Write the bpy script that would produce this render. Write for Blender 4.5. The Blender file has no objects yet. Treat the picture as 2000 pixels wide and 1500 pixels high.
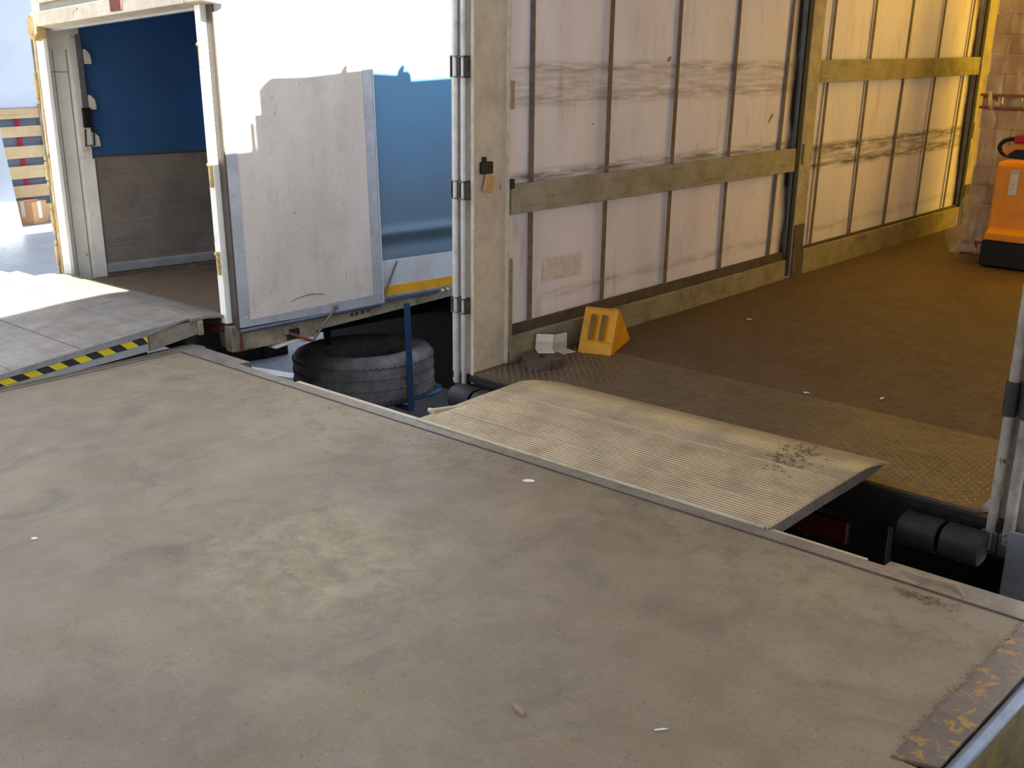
import bpy, bmesh, math, random
from mathutils import Vector, Matrix
random.seed(7)
COL = bpy.context.scene.collection

# ------------------------------------------------------------------ materials
def lin(c):
    return tuple(((v/255.0)/12.92 if v/255.0 <= 0.04045 else ((v/255.0+0.055)/1.055)**2.4) for v in c) + (1.0,)

class NT:
    """small helper around a node tree"""
    def __init__(s, name):
        s.m = bpy.data.materials.new(name); s.m.use_nodes = True
        s.t = s.m.node_tree; s.t.nodes.clear()
        s.out = s.n('ShaderNodeOutputMaterial')
        s.tc = s.n('ShaderNodeTexCoord')
        s.co = s.tc.outputs['Object']
    def n(s, typ, **kw):
        nd = s.t.nodes.new(typ)
        for k, v in kw.items(): setattr(nd, k, v)
        return nd
    def l(s, a, b): s.t.links.new(a, b)
    def set(s, sock, v):
        if hasattr(v, 'is_output') or isinstance(v, bpy.types.NodeSocket): s.l(v, sock)
        else: sock.default_value = v
    def math(s, op, a, b=None, c=None, clamp=False):
        nd = s.n('ShaderNodeMath', operation=op, use_clamp=clamp)
        s.set(nd.inputs[0], a)
        if b is not None: s.set(nd.inputs[1], b)
        if c is not None: s.set(nd.inputs[2], c)
        return nd.outputs[0]
    def scaled(s, sc):
        nd = s.n('ShaderNodeMapping'); s.l(s.co, nd.inputs['Vector'])
        nd.inputs['Scale'].default_value = sc if hasattr(sc, '__len__') else (sc, sc, sc)
        return nd.outputs[0]
    def noise(s, sc, detail=4, rough=.55, dist=0.0):
        nd = s.n('ShaderNodeTexNoise'); s.l(s.scaled(sc), nd.inputs['Vector'])
        nd.inputs['Scale'].default_value = 1; nd.inputs['Detail'].default_value = detail
        nd.inputs['Roughness'].default_value = rough; nd.inputs['Distortion'].default_value = dist
        return nd.outputs['Fac']
    def ramp(s, f, a, b, lo=0.0, hi=1.0):
        nd = s.n('ShaderNodeMapRange'); s.set(nd.inputs[0], f)
        nd.inputs[1].default_value = a; nd.inputs[2].default_value = b
        nd.inputs[3].default_value = lo; nd.inputs[4].default_value = hi
        return nd.outputs[0]
    def mix(s, f, a, b):
        nd = s.n('ShaderNodeMix', data_type='RGBA'); s.set(nd.inputs[0], f)
        s.set(nd.inputs[6], a); s.set(nd.inputs[7], b)
        return nd.outputs[2]
    def xyz(s):
        nd = s.n('ShaderNodeSeparateXYZ'); s.l(s.co, nd.inputs[0]); return nd.outputs
    def band(s, v, lo, hi, soft):
        a = s.ramp(v, lo-soft, lo+soft); b = s.ramp(v, hi-soft, hi+soft, 1, 0)
        return s.math('MULTIPLY', a, b)
    def bump(s, h, strength, dist=.01):
        nd = s.n('ShaderNodeBump'); nd.inputs['Strength'].default_value = strength
        nd.inputs['Distance'].default_value = dist; s.l(h, nd.inputs['Height']); return nd.outputs[0]
    def bsdf(s, col, rough=.6, metal=0.0, normal=None, spec=.5):
        b = s.n('ShaderNodeBsdfPrincipled'); s.set(b.inputs['Base Color'], col)
        s.set(b.inputs['Roughness'], rough); s.set(b.inputs['Metallic'], metal)
        b.inputs['Specular IOR Level'].default_value = spec
        if normal is not None: s.l(normal, b.inputs['Normal'])
        return b.outputs[0]
    def done(s, sh): s.l(sh, s.out.inputs[0]); return s.m

def paint(name, base, dirt, amt=.5, sc=6.0, rough=.55, metal=0.0, chips=None, chip_t=.68, streak=None, bump=.15, var=None, spec=.4):
    """painted or bare surface with blotchy dirt, optional chips of rust and streaks"""
    k = NT(name); base = lin(base); dirt = lin(dirt)
    n1 = k.noise(sc, 6, .65); n2 = k.noise(sc*5.5, 5, .6)
    c = k.mix(k.math('MULTIPLY', k.ramp(n1, .42, .72), amt), base, dirt)
    c = k.mix(k.math('MULTIPLY', k.ramp(n2, .5, .75), amt*.55), c, dirt)
    if var: c = k.mix(k.ramp(k.noise(sc*.35, 2, .5), .35, .65), c, k.mix(.5, c, lin(var)))
    if streak:
        st = k.noise(streak[0], 4, .6)
        c = k.mix(k.math('MULTIPLY', k.ramp(st, .55, .75), streak[2]), c, lin(streak[1]))
    if chips:
        ch = k.ramp(k.noise(sc*3.1, 5, .7, .6), chip_t, chip_t+.03)
        c = k.mix(ch, c, lin(chips))
    return k.done(k.bsdf(c, k.ramp(n2, .3, .7, rough-.08, rough+.12), metal, k.bump(n2, bump, .004), spec))

M = {}
def floor_material():
    k = NT('dock_floor'); x = k.xyz()
    c = k.mix(k.ramp(k.noise(1.1, 5, .6, .5), .3, .7), lin((114,98,77)), lin((135,118,91)))
    c = k.mix(k.ramp(k.noise(5.0, 6, .65), .42, .75, 0, .5), c, lin((150,134,110)))
    c = k.mix(k.ramp(k.noise(2.6, 6, .7, 1.0), .52, .74, 0, .7), c, lin((94,84,73)))
    c = k.mix(k.ramp(k.noise(55, 3, .7), .56, .74, 0, .6), c, lin((84,74,62)))
    c = k.mix(k.ramp(k.noise(90, 2, .6), .66, .74, 0, .6), c, lin((184,170,148)))
    # pale patch in the middle: worn flakes plus a soft sky sheen painted in
    dx = k.math('SUBTRACT', x[0], -2.93); dy = k.math('SUBTRACT', x[1], 1.95)
    d = k.math('ADD', k.math('MULTIPLY', k.math('MULTIPLY', dx, dx), 2.2), k.math('MULTIPLY', k.math('MULTIPLY', dy, dy), 3.0))
    w = k.math('MULTIPLY', k.ramp(d, 0.0, .9, 1, 0), k.ramp(k.noise(10, 7, .8, .4), .42, .68))
    c = k.mix(k.math('MULTIPLY', w, .62), c, lin((176,157,114)))
    e = k.math('MULTIPLY', k.band(x[1], 2.72, 3.12, .12), k.ramp(k.noise(9, 6, .75), .5, .66))
    c = k.mix(k.math('MULTIPLY', e, .75), c, lin((104,84,62)))
    g = k.math('ADD', k.noise(60, 4, .7), k.math('MULTIPLY', k.noise(9, 4, .6), .6))
    return k.done(k.bsdf(c, k.ramp(k.noise(4, 5, .6), .3, .7, .5, .72), 0, k.bump(g, .22, .004), .45))
M['floor'] = floor_material()
M['ground'] = paint('asphalt', (122,124,130), (92,94,100), .7, 9, .85, bump=.7)
M['steel_edge'] = paint('worn_edge_steel', (142,130,116), (98,86,76), .7, 5, .42, .35, chips=(120,84,50), chip_t=.70)
M['pale_steel'] = paint('pale_scuffed_steel', (186,176,148), (138,124,98), .6, 7, .45, .2)
M['rusty_yellow'] = paint('worn_yellow_steel', (112,98,86), (86,74,68), .6, 5, .5, .3, chips=(156,120,62), chip_t=.54)
M['yellow_wall'] = paint('faded_yellow_concrete', (120,104,52), (60,56,44), .8, 5, .8)
M['blue_steel'] = paint('blue_grey_steel', (118,126,142), (80,84,96), .5, 6, .38, .4)
M['canopy'] = paint('canopy_underside', (150,146,138), (110,106,100), .4, 3, .8)
M['pit_shade'] = paint('dark_pit_shade', (26,25,25), (16,15,16), .7, 6, .9, bump=.6, spec=.03)  # near-black: the shade of the pit put into the colour
M['white_paint'] = paint('road_paint', (225,225,222), (150,150,150), .6, 12, .7)

def ribbed(name, base, dirt, axis, pitch, crest_light=None):
    k = NT(name); x = k.xyz()
    s_ = k.math('SINE', k.math('MULTIPLY', x[axis], 2*math.pi/pitch))
    n1 = k.noise(5, 6, .65)
    c = k.mix(k.math('MULTIPLY', k.ramp(n1, .4, .7), .8), lin(base), lin(dirt))
    st = (1.2, 14, 4) if axis == 1 else (14, 1.2, 4)
    c = k.mix(k.ramp(k.noise(st, 5, .65), .5, .72, 0, .55), c, lin(dirt))
    c = k.mix(k.ramp(s_, .2, -.9, 0, .36), c, k.mix(.7, c, lin((60,52,44))))
    if crest_light:
        c = k.mix(k.math('MULTIPLY', k.band(x[1], crest_light[1], crest_light[2], .03), k.ramp(k.noise(3, 4, .6), .35, .6)), c, lin(crest_light[0]))  # lighter band painting the highlight along the bend crest
    return k.done(k.bsdf(c, k.ramp(n1, .3, .7, .42, .6), .25, k.bump(s_, .45, .004), .5))
M['plate'] = ribbed('ribbed_aluminium_plate', (184,162,126), (140,120,92), 1, .016, ((196,172,120), 3.74, 3.84))
M['ramp'] = ribbed('ribbed_ramp_plate', (152,142,130), (116,104,92), 1, .015)
M['lip'] = ribbed('coarse_ribbed_lip', (150,140,126), (108,96,84), 1, .022)
M['plate_side'] = paint('plate_side_steel', (96,88,80), (56,50,46), .7, 10, .5, .5)

def t1_tarp():
    k = NT('white_tarpaulin'); x = k.xyz()
    c = k.mix(k.ramp(k.noise((1,3,1.2), 4, .6), .4, .75, 0, .5), lin((212,207,214)), lin((182,172,170)))
    c = k.mix(k.ramp(k.noise((1,9,2.0), 6, .7, .3), .56, .78, 0, .6), c, lin((142,126,114)))
    c = k.mix(k.ramp(k.noise((1,40,14), 4, .7, .5), .66, .78, 0, .6), c, lin((112,98,92)))
    c = k.mix(k.ramp(k.noise((1,14,50), 4, .7, .5), .68, .8, 0, .5), c, lin((100,88,84)))
    def smear(lo, hi, w0, w1, amt, col, soft=.025, sc=(1,3,34), t=.38):
        m = k.math('MULTIPLY', k.band(x[1], lo, hi, .1), k.band(x[2], w0, w1, soft))
        m = k.math('MULTIPLY', m, k.ramp(k.noise(sc, 6, .7, .2), t, t+.22))
        return k.math('MULTIPLY', m, amt), lin(col)
    for a in [(3.66,7.02,.78,.97,.6,(74,62,46)), (3.75,7.02,.92,.96,.9,(48,40,30)), (3.75,7.02,.79,.83,.9,(48,40,30)),
              (.3,3.4,1.36,1.58,.42,(112,94,84)), (.4,3.4,1.54,1.58,.5,(92,78,70)), (.3,3.4,1.38,1.41,.45,(92,78,70)),
              (.3,3.4,.97,1.02,.85,(58,50,44)), (.6,3.3,.30,.335,.5,(84,74,70)), (3.7,6.9,.30,.33,.5,(84,70,50))]:
        m, cc = smear(*a); c = k.mix(m, c, cc)
    # grime rubbed on by the posts
    for v0 in (3.44, 7.02):
        m = k.math('MULTIPLY', k.band(x[1], v0-.085, v0+.05, .045), k.ramp(k.noise((1,4,1.6), 4, .6), .22, .5))
        c = k.mix(m, c, lin((34,30,30)))
    # scuff marks: two dark blots
    for (v0, w0, r, sl) in ((1.765, 1.60, .03, .2), (3.09, 1.20, .045, .9), (1.03, 1.25, .012, 0)):
        dv = k.math('SUBTRACT', x[1], v0); dw = k.math('SUBTRACT', k.math('SUBTRACT', x[2], w0), k.math('MULTIPLY', dv, sl))
        d = k.math('ADD', k.math('MULTIPLY', k.math('MULTIPLY', dv, dv), .7), k.math('MULTIPLY', k.math('MULTIPLY', dw, dw), 2.2))
        d = k.math('MULTIPLY', d, k.ramp(k.noise((1,26,34), 6, .8, .8), .3, .7, .2, 4.0))
        c = k.mix(k.ramp(d, r*r*.5, r*r*1.1, .8, 0), c, lin((62,46,40)))
    nb = k.noise((1,2.2,1.1), 3, .5)
    b = k.bsdf(c, .55, 0, k.bump(nb, .35, .03), .35)
    tr = k.n('ShaderNodeBsdfTranslucent'); k.l(c, tr.inputs['Color'])
    mx = k.n('ShaderNodeMixShader'); mx.inputs[0].default_value = .05
    k.l(b, mx.inputs[1]); k.l(tr.outputs[0], mx.inputs[2])
    return k.done(mx.outputs[0])
M['t1_tarp'] = t1_tarp()
def sheet(name, base, dirt, trans, transcol=None, sc=(2,2,2), amt=.5, rough=.5, spec=.4):
    k = NT(name)
    c = k.mix(k.math('MULTIPLY', k.ramp(k.noise(sc, 5, .6), .42, .75), amt), lin(base), lin(dirt))
    c = k.mix(k.ramp(k.noise((3,3,30), 4, .65), .58, .8, 0, .35), c, lin(dirt))
    b = k.bsdf(c, rough, 0, k.bump(k.noise((1.5,2.2,1.0), 3, .5), .3, .03), spec)
    if trans <= 0: return k.done(b)
    tr = k.n('ShaderNodeBsdfTranslucent')
    if transcol: tr.inputs['Color'].default_value = lin(transcol)
    else: k.l(c, tr.inputs['Color'])
    mx = k.n('ShaderNodeMixShader'); mx.inputs[0].default_value = trans
    k.l(b, mx.inputs[1]); k.l(tr.outputs[0], mx.inputs[2])
    return k.done(mx.outputs[0])
M['tint_curtain'] = sheet('yellow_tint_curtain', (244,202,66), (216,170,52), .32)
M['tint_roof'] = sheet('yellow_tint_roof', (246,206,56), (226,180,46), .18)
M['grey_curtain'] = sheet('grey_side_curtain', (176,172,170), (150,144,140), .04)
M['roof_tarp'] = sheet('roof_tarpaulin', (226,220,206), (190,180,160), .10)
M['strap'] = paint('grey_webbing', (112,100,92), (74,62,56), .8, 18, .8)
M['hem'] = paint('dark_tarp_hem', (84,72,64), (50,42,38), .8, 9, .8)
M['board'] = paint('dirty_side_board', (150,145,132), (110,104,92), .75, 5, .7, streak=((2,3,40),(92,78,52),.6), chips=(84,66,44), chip_t=.72)
M['board_low'] = paint('dirty_low_board', (140,132,112), (98,90,76), .75, 5, .7, streak=((2,3,40),(74,62,46),.6))
M['post'] = paint('grey_post_paint', (164,158,146), (108,102,92), .7, 7, .55, chips=(52,44,36), chip_t=.68)
M['jamb'] = paint('beige_jamb_paint', (190,181,168), (140,128,116), .6, 4, .55, chips=(74,60,50), chip_t=.665)
M['jamb_edge'] = paint('pale_edge_paint', (200,192,172), (130,116,96), .5, 12, .5, chips=(96,76,56), chip_t=.7)
M['dark_post'] = paint('stained_grey_post', (138,132,122), (64,58,54), .95, 4, .5, chips=(46,38,36), chip_t=.62)
M['patch'] = paint('faded_patch', (206,198,198), (168,156,150), .7, 22, .6)
M['rod'] = paint('galvanised_rod', (178,176,174), (128,122,120), .5, 9, .38, .45)
M['bracket'] = paint('dark_bracket', (96,90,88), (48,42,42), .8, 14, .5, .4)
M['black'] = paint('black_rubber', (24,23,24), (44,41,38), .6, 12, .62)
M['black_metal'] = paint('black_metal', (18,17,18), (40,36,33), .6, 10, .5, .2)
M['wood_floor'] = paint('brown_trailer_floor', (88,68,48), (58,44,32), .7, 4, .62, streak=((26,2.0,2),(108,86,62),.55), bump=.35)
M['tread'] = paint('brown_tread_plate', (104,90,72), (74,60,46), .8, 4, .40, .45)
M['tread_glint'] = paint('glinting_tread_tops', (140,126,98), (104,90,68), .6, 30, .32, .6)  # lozenges coloured lighter to imitate highlights on the tread plate
M['red_lens'] = paint('red_lamp_lens', (74,8,14), (40,8,10), .5, 9, .3)
M['scuff'] = paint('grey_scuff', (150,144,146), (170,160,150), .6, 20, .7)
M['rim'] = paint('wheel_rim', (150,150,150), (90,88,86), .6, 9, .5, .4)
M['steel_panel'] = paint('grey_blue_panel', (120,124,134), (84,86,94), .5, 4, .4, .3)

def t2_panel():
    k = NT('scuffed_white_plywood'); x = k.xyz()
    c = k.mix(k.ramp(k.noise((1,2.2,1.2), 5, .6), .38, .7, 0, .7), lin((206,196,182)), lin((184,170,152)))
    c = k.mix(k.ramp(k.noise((1,5,4), 6, .7), .54, .75, 0, .55), c, lin((170,148,124)))
    c = k.mix(k.ramp(k.noise((1,30,8), 5, .7, .5), .59, .74, 0, .65), c, lin((136,120,108)))
    c = k.mix(k.ramp(k.noise((1,16,42), 4, .7, .8), .665, .72, 0, .85), c, lin((86,76,74)))
    c = k.mix(k.ramp(k.noise((1,22,19), 4, .7, .3), .68, .74, 0, .75), c, lin((104,92,96)))
    return k.done(k.bsdf(c, .55, 0, k.bump(k.noise((1,20,6), 4, .6), .1, .004), .4))
M['t2_panel'] = t2_panel()
M['alu'] = paint('riveted_aluminium_strip', (182,184,188), (142,138,134), .6, 6, .42, .35)
def dusty_blue():
    k = NT('dusty_blue_tarpaulin'); x = k.xyz()
    c = k.mix(k.ramp(k.noise((1,1.2,2), 5, .6), .4, .75, 0, .6), lin((82,136,172)), lin((92,124,146)))
    m = k.math('MULTIPLY', k.ramp(x[2], .25, 1.45, 1, 0), k.ramp(k.noise((1,.9,7), 5, .65), .2, .6, .55, 1))
    c = k.mix(k.math('MULTIPLY', m, .8), c, lin((96,98,98)))
    return k.done(k.bsdf(c, .42, 0, k.bump(k.noise((1.5,2.2,1.0), 3, .5), .3, .03), .5))
M['blue_tarp'] = dusty_blue()
M['blue_inner'] = sheet('blue_inner_tarpaulin', (56,100,150), (52,82,118), .2, (50,120,200), sc=(1,1.3,1.6), amt=.7, rough=.6)
M['inner_panel'] = paint('dull_inner_panel', (134,124,114), (98,88,80), .6, 3, .55, streak=((2,1.5,26),(86,76,68),.5))
M['t2_floor'] = paint('brown_box_floor', (112,92,70), (78,62,48), .6, 4, .6)
M['chipped'] = paint('chipped_white_paint', (238,236,224), (204,196,178), .4, 6, .5, chips=(70,48,44), chip_t=.66)
M['rail'] = paint('grimy_white_rail', (158,148,126), (88,74,56), .9, 6, .55, chips=(92,62,38), chip_t=.66)
M['white_band'] = paint('white_skirt_band', (196,198,198), (150,144,136), .5, 4, .45)
M['reflector'] = paint('amber_reflective_tape', (218,160,36), (168,118,30), .5, 10, .4)
M['rubbing'] = paint('blue_grey_tube', (92,98,112), (60,60,66), .6, 10, .4, .2)
M['rust_paint'] = paint('rusty_cream_paint', (206,186,132), (170,116,52), .75, 9, .55, chips=(110,56,30), chip_t=.60)
M['header'] = paint('cream_header_paint', (206,198,178), (168,140,104), .55, 7, .55, chips=(112,64,36), chip_t=.63)
M['rust'] = paint('rust_red_steel', (112,58,40), (64,38,30), .7, 14, .7)
M['webbing'] = paint('grey_ratchet_strap', (104,102,104), (66,64,66), .5, 16, .8)
M['white_plastic'] = paint('white_plastic', (212,206,192), (170,160,142), .4, 16, .5)
M['dark_edge'] = paint('dark_door_edge', (72,62,54), (44,38,34), .6, 14, .6)
M['blue_paint'] = paint('blue_painted_steel', (40,70,102), (36,54,74), .6, 12, .45, .1)
M['blue_tube'] = paint('light_blue_tube', (64,106,140), (52,76,98), .5, 12, .4, .1)

def tyre_mat():
    k = NT('dusty_tyre_rubber'); x = k.xyz()
    c = k.mix(k.ramp(k.noise(5, 5, .65), .35, .7), lin((84,79,77)), lin((132,126,122)))
    return k.done(k.bsdf(c, .75, 0, k.bump(k.noise(40, 4, .6), .25, .004), .3))
M['tyre'] = tyre_mat()
M['haz_y'] = paint('hazard_yellow', (212,190,30), (170,150,30), .4, 12, .5)
M['haz_k'] = paint('hazard_black', (34,33,36), (52,50,50), .5, 12, .5)
M['skirt'] = paint('grey_skirt', (158,164,168), (120,122,124), .5, 5, .45, .2)
M['ramp_rail'] = paint('grey_rail_steel', (146,148,150), (102,98,94), .6, 7, .42, .35)
M['beam'] = paint('dirty_beam_paint', (132,126,110), (78,70,58), .8, 7, .55)
M['chock'] = paint('yellow_plastic', (212,150,4), (150,108,20), .5, 9, .5, bump=.1)
M['slot_shade'] = paint('shaded_slot_plastic', (112,84,14), (76,56,16), .5, 9, .6)  # darker copy of the yellow plastic, shade inside the slots as colour
M['roll'] = paint('brown_rubber_roll', (92,74,66), (64,50,44), .7, 12, .8)
M['orange'] = paint('orange_paint', (232,148,8), (180,108,12), .4, 6, .4)
M['red'] = paint('red_plastic', (176,22,36), (120,18,26), .4, 9, .45)
M['carton'] = paint('brown_cartons', (152,118,94), (116,84,66), .6, 7, .5, streak=((3,3,24),(172,144,118),.5))
M['carton2'] = paint('brown_cartons_dark', (138,104,82), (104,74,58), .6, 7, .5, streak=((3,3,24),(160,130,106),.5))
M['pallet_wood'] = paint('brown_pallet_wood', (132,78,50), (92,52,36), .6, 6, .7)
M['label'] = paint('white_label', (214,208,196), (180,170,156), .4, 10, .5)
M['pine'] = paint('pine_slats', (228,204,158), (206,168,112), .7, 3, .6, streak=((3,1.5,30),(196,152,98),.5))
M['pine_post'] = paint('pine_post', (206,172,118), (150,110,72), .6, 5, .65)
M['grey_tarp'] = sheet('grey_tarpaulin', (150,160,176), (112,122,140), .3, sc=(3,3,3), amt=.8)
M['white_tarp'] = sheet('white_backlit_tarpaulin', (232,238,246), (214,222,234), .45, sc=(2,2,2), amt=.4)
M['red_strap'] = paint('red_strap', (196,44,70), (150,40,60), .4, 12, .7)
M['t3_floor'] = paint('blue_grey_deck', (158,166,176), (132,140,150), .6, 3, .45)
M['card'] = paint('cardboard', (190,148,104), (158,116,78), .5, 6, .75)
M['tape'] = paint('pale_packing_tape', (206,204,200), (180,176,170), .3, 12, .35)
M['paper'] = paint('white_paper', (226,222,214), (180,172,160), .4, 20, .7)
M['dry'] = paint('dry_wood', (150,130,104), (110,92,72), .6, 30, .8)
M['crumb'] = paint('dry_crumbs', (120,98,70), (90,70,48), .7, 40, .9)
def film():
    k = NT('stretch_film')
    t = k.n('ShaderNodeBsdfTransparent'); t.inputs[0].default_value = (1,1,1,1)
    b = k.bsdf(lin((226,218,206)), .25, 0, k.bump(k.noise((9,9,3), 4, .6), .5, .02), .6)
    mx = k.n('ShaderNodeMixShader')
    k.l(k.ramp(k.noise((12,12,3), 5, .7, .6), .4, .72, .12, .6), mx.inputs[0])
    k.l(t.outputs[0], mx.inputs[1]); k.l(b, mx.inputs[2]); return k.done(mx.outputs[0])
M['film'] = film()

# ------------------------------------------------------------------ mesh builder
class MB:
    def __init__(s): s.v = []; s.f = []; s.mi = []; s.sm = []
    def add(s, verts, faces, mi=0, smooth=False):
        o = len(s.v); s.v += [tuple(p) for p in verts]
        for f in faces: s.f.append([i+o for i in f]); s.mi.append(mi); s.sm.append(smooth)
        return s
    def box(s, a, b, mi=0):
        x0,y0,z0 = a; x1,y1,z1 = b
        return s.add([(x0,y0,z0),(x1,y0,z0),(x1,y1,z0),(x0,y1,z0),(x0,y0,z1),(x1,y0,z1),(x1,y1,z1),(x0,y1,z1)],
                     [(0,3,2,1),(4,5,6,7),(0,1,5,4),(1,2,6,5),(2,3,7,6),(3,0,4,7)], mi)
    def obox(s, c, d, up, size, mi=0):
        """box centred at c, long axis d, second axis up"""
        d = Vector(d).normalized(); up = Vector(up); w = d.cross(up).normalized(); up = w.cross(d)
        c = Vector(c); L, W, H = [q/2 for q in size]
        vs = [c + d*L*a + w*W*b + up*H*e for e in (-1,1) for (a,b) in ((-1,-1),(1,-1),(1,1),(-1,1))]
        return s.add(vs, [(0,3,2,1),(4,5,6,7),(0,1,5,4),(1,2,6,5),(2,3,7,6),(3,0,4,7)], mi)
    def prism(s, prof, axis, a, b, mi=0, smooth=False):
        """extrude a closed 2-D profile along axis (0,1,2) from a to b"""
        n = len(prof); o = [i for i in (0,1,2) if i != axis]; vs = []
        for t in (a, b):
            for p in prof:
                q = [0,0,0]; q[axis] = t; q[o[0]] = p[0]; q[o[1]] = p[1]; vs.append(q)
        s.add(vs, [tuple(range(n))[::-1], tuple(range(n, 2*n))], mi)
        k = len(s.v)-2*n
        for i in range(n):
            j = (i+1) % n; s.f.append([k+i, k+j, k+n+j, k+n+i]); s.mi.append(mi); s.sm.append(smooth)
        return s
    def tube(s, path, r, n=12, mi=0, closed=False):
        P = [Vector(p) for p in path]; m = len(P); rings = []; ref = None
        for i, p in enumerate(P):
            if closed: d = (P[(i+1) % m]-P[i-1]).normalized()
            else: d = (P[min(i+1, m-1)]-P[max(i-1, 0)]).normalized()
            if ref is None: ref = d.orthogonal().normalized()
            a = (ref - d*ref.dot(d)).normalized(); ref = a; b = d.cross(a)
            rr = r[i] if hasattr(r, '__len__') else r
            rings.append([p + a*math.cos(t)*rr + b*math.sin(t)*rr for t in [2*math.pi*q/n for q in range(n)]])
        vs = [q for g in rings for q in g]; fs = []
        for i in range(m if closed else m-1):
            j = (i+1) % m
            for q in range(n): fs.append((i*n+q, i*n+(q+1) % n, j*n+(q+1) % n, j*n+q))
        s.add(vs, fs, mi, True)
        if not closed: s.add(rings[0], [tuple(range(n))[::-1]], mi); s.add(rings[-1], [tuple(range(n))], mi)
        return s
    def lathe(s, prof, c=(0,0,0), axis=2, n=48, mi=0, fn=None):
        """closed (r,h) profile revolved about axis through c"""
        vs = []; m = len(prof)
        for q in range(n):
            t = 2*math.pi*q/n
            for i, (r, h) in enumerate(prof):
                if fn: r = fn(r, h, t)
                p = [math.cos(t)*r, math.sin(t)*r, h]
                if axis == 0: p = [p[2], p[0], p[1]]
                if axis == 1: p = [p[1], p[2], p[0]]
                vs.append((p[0]+c[0], p[1]+c[1], p[2]+c[2]))
        fs = []
        for q in range(n):
            for i in range(m):
                j = (i+1) % m; fs.append((q*m+i, ((q+1) % n)*m+i, ((q+1) % n)*m+j, q*m+j))
        return s.add(vs, fs, mi, True)
    def grid(s, fn, nu, nv, mi=0, smooth=True):
        vs = [fn(i/nu, j/nv) for j in range(nv+1) for i in range(nu+1)]
        fs = [(j*(nu+1)+i, j*(nu+1)+i+1, (j+1)*(nu+1)+i+1, (j+1)*(nu+1)+i) for j in range(nv) for i in range(nu)]
        return s.add(vs, fs, mi, smooth)
    def build(s, name, mats, parent=None, bevel=0.0, seg=2, fix=True):
        me = bpy.data.meshes.new(name); me.from_pydata(s.v, [], s.f)
        for m in (mats if isinstance(mats, (list, tuple)) else [mats]): me.materials.append(M[m])
        for p, mi, sm in zip(me.polygons, s.mi, s.sm): p.material_index = mi; p.use_smooth = sm
        if fix:
            bm = bmesh.new(); bm.from_mesh(me); bmesh.ops.recalc_face_normals(bm, faces=bm.faces); bm.to_mesh(me); bm.free()
        me.update()
        o = bpy.data.objects.new(name, me); COL.objects.link(o)
        if parent: o.parent = parent
        if bevel:
            b = o.modifiers.new('bevel', 'BEVEL'); b.width = bevel; b.segments = seg; b.limit_method = 'ANGLE'; b.angle_limit = .6
        return o
def box(name, mat, a, b, parent=None, bevel=.003):
    return MB().box(a, b).build(name, mat, parent, bevel)
def tag(o, label, cat, group=None):
    o['label'] = label; o['category'] = cat
    if group: o['group'] = group
    return o
def thing(name, label, cat, mat=None, loc=(0,0,0), rz=0.0, group=None):
    o = bpy.data.objects.new(name, None); COL.objects.link(o); o.empty_display_size = .2
    if mat is not None: o.matrix_world = mat
    else: o.location = loc; o.rotation_euler = (0,0,rz)
    return tag(o, label, cat, group)
def structure(o): o['kind'] = 'structure'; return o
def copy_part(o, parent, off):
    c = o.copy(); COL.objects.link(c); c.parent = parent; c.location = Vector(o.location)+Vector(off); return c

FR1 = Matrix(((0.998021,-0.052238,0.035005,-4.038458),(0.051672,0.998521,0.016882,3.805083),(-0.035835,-0.015040,0.999245,0.051952),(0,0,0,1)))
FR2 = Matrix(((0.999430,0.026847,-0.020463,-5.877904),(-0.026194,0.999160,0.031522,3.480299),(0.021292,-0.030968,0.999294,0.120000),(0,0,0,1)))
SUN_E, SKY_E, EXPO = 42.0, 2.3, 0.0
# ================================================================== THE SETTING
# yard ground, 1.2 m below the dock
g = MB().box((-40,-14,-1.5), (40,45,-1.2)).build('ground', 'ground'); structure(g)
rm = MB().prism([(-9.35,5.35),(-8.2,5.62),(-8.2,5.76),(-9.35,5.49)], 2, -1.199, -1.196).build('road_marking', 'white_paint'); structure(rm)
# concrete dock: main slab with a notch for the left leveler
dock = MB().prism([(-12,-5),(-0.84,-5),(-0.84,2.24),(-0.947,2.24),(-0.947,3.12),(-6.04,3.12),(-6.04,1.2),(-12,1.2)], 2, -1.2, 0.0)
dock = dock.build('floor', 'floor'); structure(dock)
groove = MB()
for x in (-5.965, -5.915): groove.box((x,1.2,-.001), (x+.012,3.12,.0015))
structure(groove.build('trim_1', 'plate_side'))
# steel angle along the front edge, with the wider ledges the photo shows
ang = MB().prism([(-6.04,3.12),(-6.04,3.27),(-5.51,3.255),(-5.38,3.255),(-5.38,3.195),(-4.80,3.19),(-1.432,3.19),(-1.432,3.235),(-0.84,3.235),(-0.84,3.14),(-0.947,3.14),(-0.947,3.12)], 2, -.12, .004)
structure(ang.build('trim_2', 'steel_edge', bevel=.003))
lip_edge = MB().box((-4.80,3.19,-.11), (-3.60,3.212,.006)).box((-3.6,3.19,-.11), (-1.50,3.212,.0))
structure(lip_edge.build('trim_3', 'pale_steel', bevel=.002))
structure(MB().box((-6.0,3.255,-.10), (-5.38,3.275,-.004)).build('trim_4', 'rusty_yellow'))
pl = MB().prism([(-0.95,2.235),(-0.845,2.27),(-0.845,3.14),(-0.95,3.14)], 2, -.01, .006)
structure(pl.build('trim_5', 'rusty_yellow', bevel=.002))
nose = MB().tube([(-.825,-2,-.018), (-.825,3.235,-.018)], .02, 14)
structure(nose.build('trim_6', 'blue_steel'))
structure(MB().box((-.845,-2,-1.2), (-.815,3.2,-.03)).build('wall_right', 'yellow_wall'))
seam = MB().box((-5.9,3.116,.0005), (-.95,3.122,.0052))
structure(seam.build('trim_7', 'plate_side'))
structure(MB().box((-4.1,3.24,-1.2), (.2,9.0,-1.19)).build('trim_8', 'pit_shade'))  # dark sheet added where the ground below the trailer lies in shade
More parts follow.
